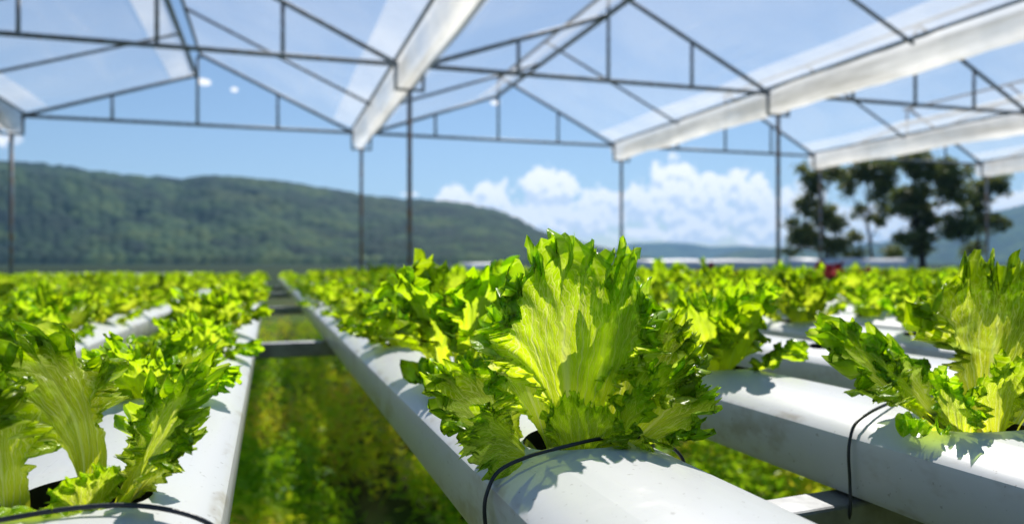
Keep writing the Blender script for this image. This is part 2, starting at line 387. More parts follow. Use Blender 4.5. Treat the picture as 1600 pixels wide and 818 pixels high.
def tree(base_x, D, trunk_top, clumps, seed, label, tr=.14):
    rnd = np.random.default_rng(seed)
    base = at_px(base_x, 411, D); base.z = 0
    root = empty('tree', base); tag(root, label, 'tree', 'trees standing beyond the greenhouse')
    top = at_px(*trunk_top, D) - base
    mb = MB()
    n = 7; pts = [Vector((0, 0, -.1)).lerp(top, i / (n - 1)) + Vector((rnd.normal(0, .07), rnd.normal(0, .07), 0)) * (1 if 0 < i else 0) for i in range(n)]
    mb.tube(pts, [tr * (1 - .65 * i / (n - 1)) * (1.25 if i == 0 else 1) for i in range(n)], 9)
    VV = []; TT = []
    for (x, y, rx, ry, cnt) in clumps:
        c = at_px(x, y, D) - base + FWD * rnd.normal(0, .6); r = Vector((rx / F_PX * D, rx / F_PX * D * .9, ry / F_PX * D))
        att = pts[int(np.clip((c.z / max(top.z, .1)) * .7 * (n - 1), 2, n - 1))]
        mid = att.lerp(c, .5) + Vector((rnd.normal(0, .12), rnd.normal(0, .12), -.1))
        mb.tube([att, mid, c], [tr * .4, tr * .24, tr * .08], 6)
        cnt = int(cnt * 1.25); nsub = max(5, cnt // 52)
        dirs = rnd.normal(size=(nsub, 3)); dirs /= np.linalg.norm(dirs, axis=1)[:, None]
        sub = dirs * (rnd.random(nsub) ** .45)[:, None] * np.array(r)
        for s_ in sub:
            k = cnt // nsub
            off = rnd.normal(0, 1, (k, 3)) * np.array([.20, .20, .14]) * (.6 + .8 * rnd.random())
            p = np.array(c) + s_ + off
            a = rnd.normal(size=(k, 3)); a[:, 2] -= .4; a /= np.linalg.norm(a, axis=1)[:, None]
            b = np.cross(a, rnd.normal(size=(k, 3))); b /= np.linalg.norm(b, axis=1)[:, None]
            L = rnd.uniform(.16, .34, k)[:, None]; W = L * .5
            q = np.stack([p, p + a * L * .5 + b * W * .6, p + a * L, p + a * L * .5 - b * W * .6], 1)
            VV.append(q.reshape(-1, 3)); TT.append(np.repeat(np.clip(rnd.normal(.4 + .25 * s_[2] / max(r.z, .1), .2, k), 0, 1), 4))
    V = np.concatenate(VV); T = np.concatenate(TT)
    mb.build('trunk', M_BARK, root)
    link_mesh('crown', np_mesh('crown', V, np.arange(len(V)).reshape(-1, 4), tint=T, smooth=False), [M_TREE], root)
TD = 52
tree(1292, TD, (1285, 300), [(1272, 285, 20, 22, 900), (1300, 272, 20, 12, 500), (1262, 318, 16, 18, 620), (1290, 335, 26, 18, 900), (1262, 368, 28, 20, 1000), (1300, 385, 34, 20, 1300), (1245, 385, 18, 14, 400), (1318, 345, 14, 16, 420), (1260, 262, 8, 8, 120), (1240, 345, 9, 8, 160)], 1,
     'bushy dark tree with ragged crown, leftmost of the trees beyond the greenhouse')
tree(1362, TD + 2, (1352, 262), [(1345, 268, 26, 20, 1100), (1378, 262, 26, 18, 1000), (1330, 292, 14, 14, 400), (1368, 300, 20, 16, 560), (1392, 285, 18, 20, 600), (1345, 330, 12, 12, 240), (1372, 345, 16, 12, 330), (1340, 398, 24, 12, 420), (1385, 322, 16, 10, 300), (1350, 370, 16, 10, 260), (1395, 392, 18, 12, 360), (1312, 272, 16, 12, 320)], 2,
     'thin trunked tree with open see-through crown, between bushy and broad trees', .11)
tree(1442, TD - 2, (1432, 290), [(1425, 262, 30, 22, 1500), (1462, 272, 36, 22, 1700), (1482, 300, 24, 22, 1100), (1425, 305, 30, 24, 1400), (1448, 335, 26, 24, 1300), (1472, 352, 28, 24, 1700), (1402, 330, 16, 12, 380), (1438, 375, 24, 24, 1000), (1400, 372, 16, 14, 420), (1428, 246, 14, 10, 300)], 3,
     'broad dense dark tree with thick trunk, biggest of the trees beyond the greenhouse', .24)
tree(1530, TD + 3, (1532, 310), [(1524, 300, 20, 18, 1000), (1542, 290, 18, 16, 800), (1530, 318, 24, 14, 700), (1556, 346, 22, 14, 800), (1528, 345, 18, 10, 360), (1522, 388, 12, 18, 260)], 4,
     'small rounded tree apart from the others, rightmost beyond the greenhouse', .12)

# ------------------------------------------------------------------ low white tunnels far across the field
def mat_film(name, tfac, white, rough=.35, dirt=0.0):
    m, t, out = new_mat(name)
    tc = t.node('ShaderNodeTexCoord'); o = tc.outputs['Object']
    n = t.noise(o, .7, 4, .6); n2 = t.noise(t.scalev(o, (3.0, .25, 3.0)), 1.2, 4, .65)
    geo = t.node('ShaderNodeNewGeometry')
    tr = t.node('ShaderNodeBsdfTransparent'); tr.inputs[0].default_value = (.97, .98, .99, 1)
    df = t.node('ShaderNodeBsdfDiffuse'); t.l.new(t.mix(t.mapr(n2, .42, .72, 0, dirt), (white, white, white), (.45, .44, .42)), df.inputs[0])
    tl = t.node('ShaderNodeBsdfTranslucent'); t.l.new(t.mix(t.mapr(n2, .42, .72, 0, dirt), (white, white, white), (.42, .41, .38)), tl.inputs[0])
    gl = t.node('ShaderNodeBsdfGlossy'); gl.inputs['Roughness'].default_value = rough; gl.inputs[0].default_value = (1, 1, 1, 1)
    m1 = t.node('ShaderNodeMixShader'); m1.inputs[0].default_value = .85; t.l.new(df.outputs[0], m1.inputs[1]); t.l.new(tl.outputs[0], m1.inputs[2])
    lw = t.node('ShaderNodeLayerWeight'); lw.inputs[0].default_value = .22
    m2 = t.node('ShaderNodeMixShader'); t.l.new(t.math('MULTIPLY', lw.outputs['Fresnel'], .16), m2.inputs[0]); t.l.new(m1.outputs[0], m2.inputs[1]); t.l.new(gl.outputs[0], m2.inputs[2])
    fac = t.math('ADD', t.mapr(n, .3, .75, tfac * .7, tfac * 1.3), t.mapr(n2, .55, .75, 0, tfac * .5))
    m3 = t.node('ShaderNodeMixShader'); t.l.new(fac, m3.inputs[0]); t.l.new(tr.outputs[0], m3.inputs[1]); t.l.new(m2.outputs[0], m3.inputs[2])
    t.l.new(m3.outputs[0], out.inputs[0]); return m
M_FILM = mat_film('clear_roof_film', .18, .94)
M_LAP = mat_film('lapped_roof_film', .40, .97)
M_GUT = mat_film('white_gutter_film', .84, .93, .25, .75)
M_TUN = mat_simple('white_tunnel_film', (.78, .79, .80), .45, 0, .12, 2)
def tunnel(x0, x1, ytop, D, width, label):
    a, b = at_px(x0, 411, D), at_px(x1, 411, D); a.z = b.z = 0
    h = CAM_Z + (411 - ytop) / F_PX * D; L = (b - a).length; d = (b - a).normalized(); nrm = Vector((-d.y, d.x, 0))
    bm = bmesh.new(); N = 10; M = max(4, int(L / 2)); rings = []
    for i in range(M + 1):
        c = a + d * (L * i / M); sag = 1 - .05 * (i % 2)
        rings.append([bm.verts.new(c + nrm * (math.cos(math.pi * k / N) * width / 2) + Vector((0, 0, math.sin(math.pi * k / N) * h * sag))) for k in range(N + 1)])
    for i in range(M):
        for k in range(N): bm.faces.new((rings[i][k], rings[i + 1][k], rings[i + 1][k + 1], rings[i][k + 1])).smooth = True
    bm.faces.new(rings[0][::-1]); bm.faces.new(rings[-1])
    bmesh.ops.recalc_face_normals(bm, faces=bm.faces[:])
    me = bpy.data.meshes.new('crop_tunnel'); bm.to_mesh(me); bm.free()
    tag(link_mesh('crop_tunnel', me, [M_TUN]), label, 'crop tunnel', 'low white crop tunnels across the far field')
tunnel(985, 1222, 404.5, 62, 1.6, 'low white crop tunnel left of the trees, behind the middle rows')
tunnel(1232, 1422, 402.5, 47, 1.5, 'low white crop tunnel running in front of the trees')
tunnel(40, 330, 426, 46, .9, 'low white crop tunnel at the foot of the forested hill')
tunnel(720, 800, 410, 80, 1.6, 'short white crop tunnel beyond rows left of the big lettuce')

# ------------------------------------------------------------------ greenhouse
HG = 2.0                                   # gutter bracket above the lens
def gz(h): return CAM_Z + h
GUT_X = [-8.9, -3.92, 1.6, 6.78, 11.6, 16.4, 21.2]
TR_Y = [4.1, 9.1, 14.1]
Y0, Y1 = 3.95, 14.25
gh = empty('greenhouse', (0, 0, 0))
tag(gh, 'open sided greenhouse with clear film gable roof on thin dark steel trusses', 'greenhouse')
z_br, z_ch, z_eave = gz(HG + .06), gz(HG + .36), gz(HG + .39)
z_rl, z_rr = gz(3.2), gz(3.56)             # ridge of the left slopes, and of the higher right slopes
def sheet(name, xa, za, xb, zb, y0, y1, mat, sag=.05, nx=10, bays=TR_Y):
    ys = np.linspace(y0, y1, 40); xs = np.linspace(0, 1, nx)
    V = []
    rr = np.random.default_rng(int(abs(xa * 100)) + 7)
    ph = rr.random(4) * 6
    for y in ys:
        for q in xs:
            f = abs(math.sin(math.pi * (y - bays[0]) / 2.5))
            z = za + (zb - za) * q - sag * f * math.sin(math.pi * q) + .012 * math.sin(3 * q + 2.1 * y + ph[0]) + .008 * math.sin(11 * q + .7 * y + ph[1])
            V.append((xa + (xb - xa) * q, y, z + .03))
    Fq = [(j * nx + i, j * nx + i + 1, (j + 1) * nx + i + 1, (j + 1) * nx + i) for j in range(len(ys) - 1) for i in range(nx - 1)]
    return link_mesh(name, np_mesh(name, V, Fq), [mat], gh)
rp = .030
for bi in range(len(GUT_X) - 1):
    ga, gb = GUT_X[bi] + .14, GUT_X[bi + 1] - .14
    xm = (GUT_X[bi] + GUT_X[bi + 1]) / 2 - .02
    # film: left slope up to the lower ridge, right slope up to the higher ridge (an open vent between them)
    sheet('roof_film', ga, z_eave, xm, z_rl, Y0, Y1, M_FILM)
    sheet('roof_film', xm + .06, z_rr, gb, z_eave, Y0, Y1 - .05, M_FILM)
    # the film is doubled where the sheets lap, above the gutters and along the lower ridge
    f_ = .13; sheet('film_lap', ga, z_eave + .045, ga + (xm - ga) * f_, z_eave + .045 + (z_rl - z_eave) * f_, Y0, Y1, M_LAP, 0, 4)
    sheet('film_lap', gb + (xm - gb) * f_, z_eave + .045 + (z_rr - z_eave) * f_, gb, z_eave + .045, Y0, Y1 - .05, M_LAP, 0, 4)
    sheet('film_lap', ga + (xm - ga) * .84, z_eave + .045 + (z_rl - z_eave) * .84, xm - .03, z_rl + .045, Y0, Y1, M_LAP, 0, 4)
    MB().tube([(xm, Y0, z_rl), (xm, Y1, z_rl)], .034).build('ridge_beam', M_FRAME, gh)
    MB().tube([(xm + .06, Y0, z_rr), (xm + .06, Y1, z_rr)], .026).build('ridge_beam', M_FRAME, gh)
    for y in TR_Y:
        mb = MB()
        mb.tube([(ga, y, z_ch), (gb, y, z_ch)], rp)
        mb.tube([(ga, y, z_eave - .03), (xm, y, z_rl)], rp)
        mb.tube([(xm + .06, y, z_rr), (gb, y, z_eave - .03)], rp)
        tr_o = mb.build('truss', M_FRAME, gh)
        for q in (.25, .5, .75):
            x = ga + (gb - ga) * q
            zt = z_eave + (z_rl - z_eave) * (q / .5) if q < .45 else (z_rr if q == .5 else z_eave + (z_rr - z_eave) * ((1 - q) / .5))
            MB().tube([(x, y, z_ch), (x, y, zt - .03)], .024).build('strut', M_FRAME, tr_o)
    for y in [(a + b) / 2 for a, b in zip(TR_Y[:-1], TR_Y[1:])]:
        MB().tube([(ga, y, z_eave - .02), (xm, y, z_rl)], .022).build('rafter', M_FRAME, gh)
        MB().tube([(xm + .06, y, z_rr), (gb, y, z_eave - .02)], .022).build('rafter', M_FRAME, gh)
for gi, x in enumerate(GUT_X):
    # trough of white film with a rolled lip on both sides
    prof = [(-.17, .355), (-.15, .34), (-.128, .26), (-.112, .13), (-.07, .05), (0, .025), (.07, .05), (.112, .13), (.128, .26), (.15, .34), (.17, .355)]
    ys = np.linspace(Y0, Y1 + .06, 46); V = []
    rr = np.random.default_rng(gi + 50)
    for y in ys:
        j = rr.normal(0, .006, len(prof))
        for (px_, pz_), dj in zip(prof, j): V.append((x + px_ + dj * .6, y, z_br + pz_ + dj + .012 * math.sin(2 * math.pi * y / 2.5)))
    n = len(prof); Fq = [(a * n + b, a * n + b + 1, (a + 1) * n + b + 1, (a + 1) * n + b) for a in range(len(ys) - 1) for b in range(n - 1)]
    link_mesh('gutter', np_mesh('gutter', V, Fq), [M_GUT], gh)
    for sx in (-.165, .165):
        MB().tube([(x + sx, Y0, z_eave + .035), (x + sx, Y1, z_eave + .035)], .020).build('gutter_rail', M_FRAME, gh)
    for y in TR_Y[1:]:
        po = MB().tube([(x, y, -.2), (x, y, z_br)], .030, 10).build('post', M_RUST, gh)
        MB().tube([(x - .165, y, z_eave), (x - .165, y, z_br + .005), (x + .165, y, z_br + .005), (x + .165, y, z_eave)], .026, 8).build('bracket', M_FRAME, po)

# ------------------------------------------------------------------ growing channels
PW, SIDE, CROWN = .050, .030, .012
Z_EDGE = CAM_Z - .095
SLOPE, PIV, PITCH = .006, .35, .24
PIPE_Y0, PIPE_Y1 = -.55, 7.2
def z_top(y): return Z_EDGE + CROWN - SLOPE * (y - PIV)
HOLE_R = .025
def pipe_mesh():
    prof = [(-.040, -SIDE - .006), (-.0455, -SIDE - .004), (-.0480, -SIDE), (-.0500, -.0045), (-.0492, -.0012), (-.0470, .0010)]
    for i in range(1, 12):
        a = -1 + 2 * i / 12; prof.append((a * .047, .0010 + (CROWN - .0010) * (1 - a * a) ** .85))
    prof += [(-x, z) for x, z in prof[:6][::-1]]
    bm = bmesh.new()
    A = [bm.verts.new((x, PIPE_Y0, z)) for x, z in prof]; B = [bm.verts.new((x, PIPE_Y1, z)) for x, z in prof]
    n = len(prof)
    for i in range(n):
        f = bm.faces.new((A[i], A[(i + 1) % n], B[(i + 1) % n], B[i]))
    bm.faces.new(A[::-1]); bm.faces.new(B)
    bmesh.ops.recalc_face_normals(bm, faces=bm.faces[:])
    me = bpy.data.meshes.new('channel_blank'); bm.to_mesh(me); bm.free()
    cb = bmesh.new()
    ks = range(-1, int((PIPE_Y1 - .1) / PITCH))
    for k in ks: bmesh.ops.create_cone(cb, cap_ends=True, segments=32, radius1=HOLE_R, radius2=HOLE_R, depth=.08, matrix=Matrix.Translation((0, k * PITCH, -.026 + .04)))
    cm = bpy.data.meshes.new('cutter'); cb.to_mesh(cm); cb.free()
    o = bpy.data.objects.new('tmp_a', me); c = bpy.data.objects.new('tmp_b', cm); COL.objects.link(o); COL.objects.link(c)
    md = o.modifiers.new('b', 'BOOLEAN'); md.operation = 'DIFFERENCE'; md.object = c; md.solver = 'EXACT'
    dg = bpy.context.evaluated_depsgraph_get(); res = bpy.data.meshes.new_from_object(o.evaluated_get(dg))
    bpy.data.objects.remove(o); bpy.data.objects.remove(c)
    res.name = 'growing_channel'; res.materials.clear(); res.materials.append(M_PVC); res.materials.append(M_HOLE)
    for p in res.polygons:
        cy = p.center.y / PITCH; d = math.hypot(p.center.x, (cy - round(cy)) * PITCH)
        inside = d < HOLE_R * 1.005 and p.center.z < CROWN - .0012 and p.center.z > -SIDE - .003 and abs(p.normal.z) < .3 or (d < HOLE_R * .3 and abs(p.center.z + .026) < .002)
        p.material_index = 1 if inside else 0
        p.use_smooth = not inside and abs(p.normal.y) < .5
    return res
PM = pipe_mesh()
try:
    PM.set_sharp_from_angle(angle=R(28))
except Exception: pass
PX = {-8: -1.485, -7: -1.28, -6: -1.075, -5: -.87, -4: -.665, -3: -.46, -2: -.258, -1: -.066, 0: .140, 1: .355, 2: .560}
for k in range(3, 23): PX[k] = .560 + .206 * (k - 2)
ORD = ['', 'first', 'second', 'third', 'fourth', 'fifth', 'sixth', 'seventh', 'eighth', 'ninth', 'tenth', 'eleventh', 'twelfth', 'thirteenth', 'fourteenth', 'fifteenth', 'sixteenth', 'seventeenth', 'eighteenth', 'nineteenth', 'twentieth', 'twenty-first', 'twenty-second', 'twenty-third']
phase_rnd = random.Random(5)
PHASE = {}
for k in PX: PHASE[k] = phase_rnd.uniform(-.1, .1)
PHASE.update({0: .342, 1: .312, -1: .312, 2: .42, -2: .36})
for k in PX:
    if k not in (0, 1, -1, 2, -2): PHASE[k] = .34 + PHASE[k]
def pipe_label(k):
    if k == 0: return 'white plastic growing channel in the centre, carrying the large sharp lettuce'
    if k == -1: return 'white growing channel beside the open gap, left of the centre channel'
    if k == 1: return 'white growing channel with a thin wire clip, right of the centre channel'
    side = 'right' if k > 0 else 'left'
    return f'white growing channel, {ORD[abs(k)]} one to the {side} of the centre channel'
first = None
for k in sorted(PX):
    o = bpy.data.objects.new('growing_channel', PM) if first is None else first.copy()
    if first is None: first = o
    COL.objects.link(o); o.location = (PX[k], PHASE[k], Z_EDGE - SLOPE * (PHASE[k] - PIV)); o.rotation_euler = (-math.atan(SLOPE), 0, 0)
    tag(o, pipe_label(k), 'growing channel', 'white growing channels laid side by side')
    if k in (-2, -4, 4):
        cb = MB(); y = {-2: .62, -4: .9, 4: .8}[k] - PHASE[k]
        prof = [(-.0515, -SIDE - .002), (-.0535, -.003), (-.049, .0035)] + [((-1 + 2 * i / 10) * .049, .0035 + .0118 * (1 - (-1 + 2 * i / 10) ** 2) ** .85) for i in range(1, 10)] + [(.049, .0035), (.0535, -.003), (.0515, -SIDE - .002)]
        rings = [[cb.bm.verts.new((x, y + dy, z)) for x, z in prof] for dy in (-.035, .035)]
        for i in range(len(prof)):
            j = (i + 1) % len(prof); cb.bm.faces.new((rings[0][i], rings[0][j], rings[1][j], rings[1][i])).smooth = True
        cb.bm.faces.new(rings[0]); cb.bm.faces.new(rings[1][::-1])
        cb.build('coupling', M_PVC, o)

# wire clips round the near channels
def wire(k, y, skew, label, loose=False):
    o = empty('wire_clip', (PX[k], y, Z_EDGE - SLOPE * (y - PIV)))
    prof = [(-.0525, -.044), (-.0515, -.026), (-.0530, -.010), (-.0515, -.0015), (-.046, .0065), (-.032, .0115), (-.014, .0140), (.006, .0145), (.024, .0130), (.040, .0088), (.0495, .0025), (.0525, -.006), (.0515, -.03)]
    pts = [Vector((x, x * skew + .002 * math.sin(x * 90), z)) for x, z in prof]
    if loose: pts = [Vector((-.030, -.004, -.062)), Vector((-.046, -.002, -.046))] + pts
    # smooth the path
    out = []
    for i in range(len(pts) - 1):
        p0, p1, p2, p3 = pts[max(i - 1, 0)], pts[i], pts[i + 1], pts[min(i + 2, len(pts) - 1)]
        for q in range(5):
            t_ = q / 5
            out.append(.5 * ((2 * p1) + (-p0 + p2) * t_ + (2 * p0 - 5 * p1 + 4 * p2 - p3) * t_ ** 2 + (-p0 + 3 * p1 - 3 * p2 + p3) * t_ ** 3))
    out.append(pts[-1])
    mb = MB().tube(out, .0009, 8)
    me_o = mb.build('wire_clip', M_WIRE, None, o.location)
    bpy.data.objects.remove(o)
    tag(me_o, label, 'wire clip', 'dark wire clips round the channels')
wire(0, .322, .20, 'dark wire clip arched over the centre channel before the large lettuce')
wire(1, .366, .44, 'dark wire clip bowed round the channel beside the right lettuce', True)
wire(-1, PHASE[-1] - .030, .06, 'dark wire clip crossing the left channel under the arching lettuce')

# crossbars under the channels, on legs
def rail(y, skew, label, x0=-1.9, x1=5.2, h=.034, d=.026):
    zt = Z_EDGE - SIDE - .0065 - SLOPE * (y - PIV)
    root = empty('support_rail', (.25, y, 0)); tag(root, label, 'support rail', 'steel support rails under the channels')
    root.rotation_euler = (0, 0, skew)
    MB().box(((x0 + x1) / 2 - .25, 0, zt - h / 2), (x1 - x0, d, h)).build('crossbar', M_GALV, root, bevel=.002)
    for x in (-1.6, -.62, .70, 1.9, 3.4, 4.8):
        MB().box((x - .25, .002, (zt - h) / 2 - .02), (.03, .022, zt - h + .04)).build('leg', M_GALV, root, bevel=.002)
RAILS = [(.352, R(6), 'grey steel rail under channels, nearest one, below the right wire clip'), (1.42, R(4), 'grey steel rail crossing the open gap, second from the camera'),
         (2.7, R(2), 'grey steel rail crossing the far end of the gap, third from the camera'),
         (4.2, 0, 'grey steel rail under the blurred far part of the channels'), (5.6, 0, 'grey steel rail near the far ends of the channels')]
for y, sk, lb in RAILS: rail(y, sk, lb, h=.034 if y < 1 else .026)
MB().box((.325, .64, .36), (.022, .022, .80)).build('leg_tmp', M_GALV)
lg = bpy.data.objects['leg_tmp']; lg.name = 'support_post'; tag(lg, 'grey steel support post under the channel right of the big lettuce', 'support post')
lg.location.z += (Z_EDGE - SIDE - .008 - .76)

# ------------------------------------------------------------------ lettuce
def sstep(x, a, b):
    t_ = np.clip((x - a) / (b - a), 0, 1); return t_ * t_ * (3 - 2 * t_)
def leaf_geo(az, tilt, curl, L, W, seed, nu=84, nv=64, pet=.30, wp=.11, ruffle=1.0, tooth=1.0, twist=0.0, cup=.25, base=(0, 0, 0), nt=13, curlp=1.6, yawing=0.0, tip=0.0):
    """one leaf: az degrees from the picture's right, anticlockwise seen from above (90 = away from the camera);
    tilt = degrees from upright at the base; curl = extra degrees at the tip"""
    rnd = np.random.default_rng(seed)
    u = np.linspace(-1, 1, nu)[None, :].repeat(nv, 0); v = np.linspace(0, 1, nv)[:, None].repeat(nu, 1)
    au = np.abs(u)
    asym = rnd.uniform(-.12, .12)
    flare = .55 * sstep(v, pet * .35, pet + .5) + .45 * np.clip((v - pet * .45) / (.86 - pet * .45), 0, 1) ** 1.2
    hw = wp * L * (1 - .25 * sstep(v, 0, .2)) * .5 + (W / 2 - wp * L * .38) * flare
    hw = hw * (1 - .10 * sstep(v, .8, 1.0))
    x = u * hw * (1 + asym * u); y = L * v * (1 - (.30 + .1 * rnd.random()) * au ** 2.2 * sstep(v, .15, .9))
    # saw-toothed margin
    def teeth(q, n, ph):
        k = np.floor(q * n + ph); f = q * n + ph - k
        amp = .35 + .65 * vnoise(k * 1.37 + 11.3, np.zeros_like(k) + seed * .31, 3)
        lean = .5 + .22 * np.sin(k * 2.1 + seed)
        tri = np.where(f < lean, f / lean, (1 - f) / (1 - lean))
        return amp * tri ** 1.9
    lob_t = np.sin(u * 4.2 + rnd.random() * 6) * .5 + np.sin(u * 7.7 + rnd.random() * 6) * .5
    q_t = (u + 1) / 2
    T_top = teeth(q_t, nt, rnd.random()) * 1.0 + .70 * teeth(q_t, nt * 2.3, rnd.random()) + .55 * lob_t - .45
    side = np.where(u > 0, 1, -1); sd = np.where(u > 0, 3.7, 0.0)
    T_side = teeth(v + sd, nt * .8, .3 + rnd.random()) + .70 * teeth(v + sd, nt * 1.9, .6) + .5 * np.sin(v * 9 + sd * 2 + rnd.random() * 6) - .4
    wt_ = sstep(v, .66, 1.0) ** 1.5; ws_ = sstep(au, .58, 1.0) ** 1.5 * sstep(v, pet * .7, pet + .28)
    y = y + tooth * .105 * L * T_top * wt_
    x = x + tooth * .095 * L * side * T_side * ws_
    # ruffles out of plane, growing towards the margin
    edge = np.maximum(sstep(v, .58, 1.0), sstep(au, .42, 1.0) * sstep(v, pet * .6, pet + .35))
    per = np.where(au > v, side * (1.0 + (1 - v) * 1.0) * .5, u * .5)          # coordinate running round the margin
    per = u * .62 + side * (1 - v) * .55
    w1 = per * 2 * math.pi * rnd.uniform(4.6, 6.2) + rnd.random() * 6 + .9 * np.sin(per * 5 + rnd.random() * 6)
    w2 = per * 2 * math.pi * rnd.uniform(10, 13) + rnd.random() * 6 + 1.3 * np.sin(per * 9 + rnd.random() * 6)
    A = ruffle * L
    nrm = A * edge ** 1.5 * (.058 * np.sin(w1) + .032 * np.sin(w2) * edge) + A * .012 * np.sin(u * 9 + v * 5 + rnd.random() * 6) * sstep(v, .2, .6)
    nrm = nrm + ruffle * L * .030 * (fbm(u * 5.5 + seed * .37, v * 8 + 3.1, 5, 3) - .45) * sstep(v, .22, .5)
    if nu >= 100:
        w3 = per * 2 * math.pi * rnd.uniform(19, 24) + 1.6 * np.sin(per * 17 + rnd.random() * 6)
        nrm = nrm + A * edge ** 3 * .019 * np.sin(w3) * (.4 + fbm(u * 3 + seed, v * 3, 9, 2))
    # the margin folds back over itself a little
    x = x + A * edge ** 2 * (.028 * np.cos(w1 * 1.0 + .7) + .012 * np.cos(w2))
    y = y + A * edge ** 2.5 * .022 * np.cos(w1 + 2.2)
    nrm = nrm + cup * x * x / max(W, 1e-4) * sstep(v, .1, .6)
    # channelled, fleshy stalk
    nrm = nrm + wp * L * .34 * (au ** 2) * (1 - sstep(v, pet * .5, pet + .25))
    # curve along the leaf
    s = np.linspace(0, 1.35, 160)
    tau = R(tilt) + R(curl) * np.clip(s, 0, 1.25) ** curlp
    pr = np.concatenate([[0], np.cumsum(np.sin(tau[:-1]) * np.diff(s))]) * L; pz = np.concatenate([[0], np.cumsum(np.cos(tau[:-1]) * np.diff(s))]) * L
    q = np.clip(y / L, 0, 1.34)
    PR = np.interp(q, s, pr); PZ = np.interp(q, s, pz); TA = np.interp(q, s, tau)
    tw = R(twist) * q ** 1.3
    xl = x * np.cos(tw) - nrm * np.sin(tw); nn = x * np.sin(tw) + nrm * np.cos(tw)
    rad = PR - np.cos(TA) * nn; zz = PZ + np.sin(TA) * nn
    yb = R(yawing) * q * q
    rad, xl = rad * np.cos(yb) - xl * np.sin(yb), rad * np.sin(yb) + xl * np.cos(yb)
    a = RIGHT * math.cos(R(az)) + FWD * math.sin(R(az)); b = Vector((0, 0, 1)).cross(a)
    V = np.stack([base[0] + a.x * rad + b.x * xl, base[1] + a.y * rad + b.y * xl, base[2] + zz], -1).reshape(-1, 3)
    i = np.arange(nv - 1)[:, None] * nu + np.arange(nu - 1)[None]
    Fq = np.stack([i, i + 1, i + nu + 1, i + nu], -1).reshape(-1, 4)
    UV = np.stack([(u + 1) / 2, v], -1).reshape(-1, 2)
    T = np.full(len(V), rnd.random())
    return V, Fq, UV, T
def leaf_obj(parent, mat, **kw):
    V, Fq, UV, T = leaf_geo(**kw)
    return link_mesh('leaf', np_mesh('leaf', V, Fq, UV, T), [mat], parent)
def joined(name, specs, mat):
    Vs, Fs, Us, Ts = [], [], [], []; n = 0
    for kw in specs:
        V, Fq, UV, T = leaf_geo(**kw); Vs.append(V); Fs.append(Fq + n); Us.append(UV); Ts.append(T); n += len(V)
    me = np_mesh(name, np.concatenate(Vs), np.concatenate(Fs), np.concatenate(Us), np.concatenate(Ts)); me.materials.append(mat); return me
def base_of(k, y, dx=0): return Vector((PX[k] + dx, y, z_top(y) - .020))

def specimen(loc, label, specs, group='lettuces in the growing channels', mat=None):
    root = empty('lettuce', loc); tag(root, label, 'lettuce', group)
    for kw in specs: leaf_obj(root, mat or M_LET, **kw)
    return root
def off(az, r): # root spread inside the hole
    a = RIGHT * math.cos(R(az)) * r + FWD * math.sin(R(az)) * r; return (a.x, a.y, 0)
HI = dict(nu=120, nv=90)
# -- the large sharp lettuce in the centre
main_specs = [
    dict(az=118, tilt=5, curl=0, L=.117, W=.092, seed=11, pet=.20, wp=.18, nt=17, cup=-.05, ruffle=.8, tooth=1.05, base=off(100, .008), **HI),
    dict(az=52, tilt=15, curl=6, L=.112, W=.056, seed=24, pet=.22, nt=16, tooth=1.1, ruffle=1.0, base=off(60, .012), **HI),
    dict(az=138, tilt=22, curl=16, L=.086, W=.044, seed=12, nt=15, twist=-30, tooth=1.08, base=off(150, .010), **HI),
    dict(az=22, tilt=32, curl=10, L=.094, W=.062, seed=13, nt=16, twist=40, tooth=1.08, base=off(40, .010), **HI),
    dict(az=352, tilt=44, curl=8, L=.072, W=.056, seed=14, nt=16, twist=55, tooth=1.08, base=off(10, .010), **HI),
    dict(az=176, tilt=46, curl=12, L=.076, W=.056, seed=15, nt=16, twist=-52, ruffle=.9, tooth=1.08, base=off(170, .010), **HI),
    dict(az=208, tilt=40, curl=66, L=.054, W=.052, seed=16, nt=16, twist=-60, cup=-.05, ruffle=.8, tooth=1.05, base=off(230, .014), **HI),
    dict(az=262, tilt=4, curl=18, L=.044, W=.040, seed=17, nt=10, twist=-10, base=off(275, .012), ruffle=.9, tooth=1.05, **HI),
    dict(az=340, tilt=24, curl=12, L=.052, W=.036, seed=18, nt=10, base=off(335, .012), twist=45, tooth=1.08, **HI),
    dict(az=318, tilt=62, curl=55, L=.052, W=.020, seed=19, nt=6, base=off(325, .017), ruffle=.4, tooth=.5, **HI),
]
specimen(base_of(0, PHASE[0], .000), 'largest sharply focused yellow-green frilly lettuce in the middle of the centre channel', main_specs)
# -- front left: one leaf arches out to the left
left_specs = [
    dict(az=166, tilt=-24, curl=118, L=.098, W=.040, seed=31, pet=.46, wp=.14, nt=12, cup=-.15, curlp=1.2, twist=-28, tooth=1.3, base=off(120, .008), **HI),
    dict(az=18, tilt=20, curl=14, L=.070, W=.042, seed=32, pet=.36, wp=.20, nt=12, twist=45, tooth=1.3, base=off(10, .014), **HI),
    dict(az=50, tilt=30, curl=10, L=.058, W=.036, seed=33, nt=10, twist=30, tooth=1.3, base=off(40, .012), **HI),
    dict(az=188, tilt=4, curl=8, L=.062, W=.038, seed=34, pet=.40, wp=.24, nt=10, twist=-30, tooth=1.2, base=off(195, .020), **HI),
    dict(az=285, tilt=10, curl=95, L=.036, W=.052, seed=35, nt=8, cup=-.2, ruffle=.6, tooth=.6, base=off(250, .010), **HI),
    dict(az=330, tilt=8, curl=24, L=.034, W=.026, seed=36, nt=9, base=off(330, .007), **HI),
]
specimen(base_of(-1, PHASE[-1], -.002), 'lettuce at the front left with one leaf arching far over to the left', left_specs)
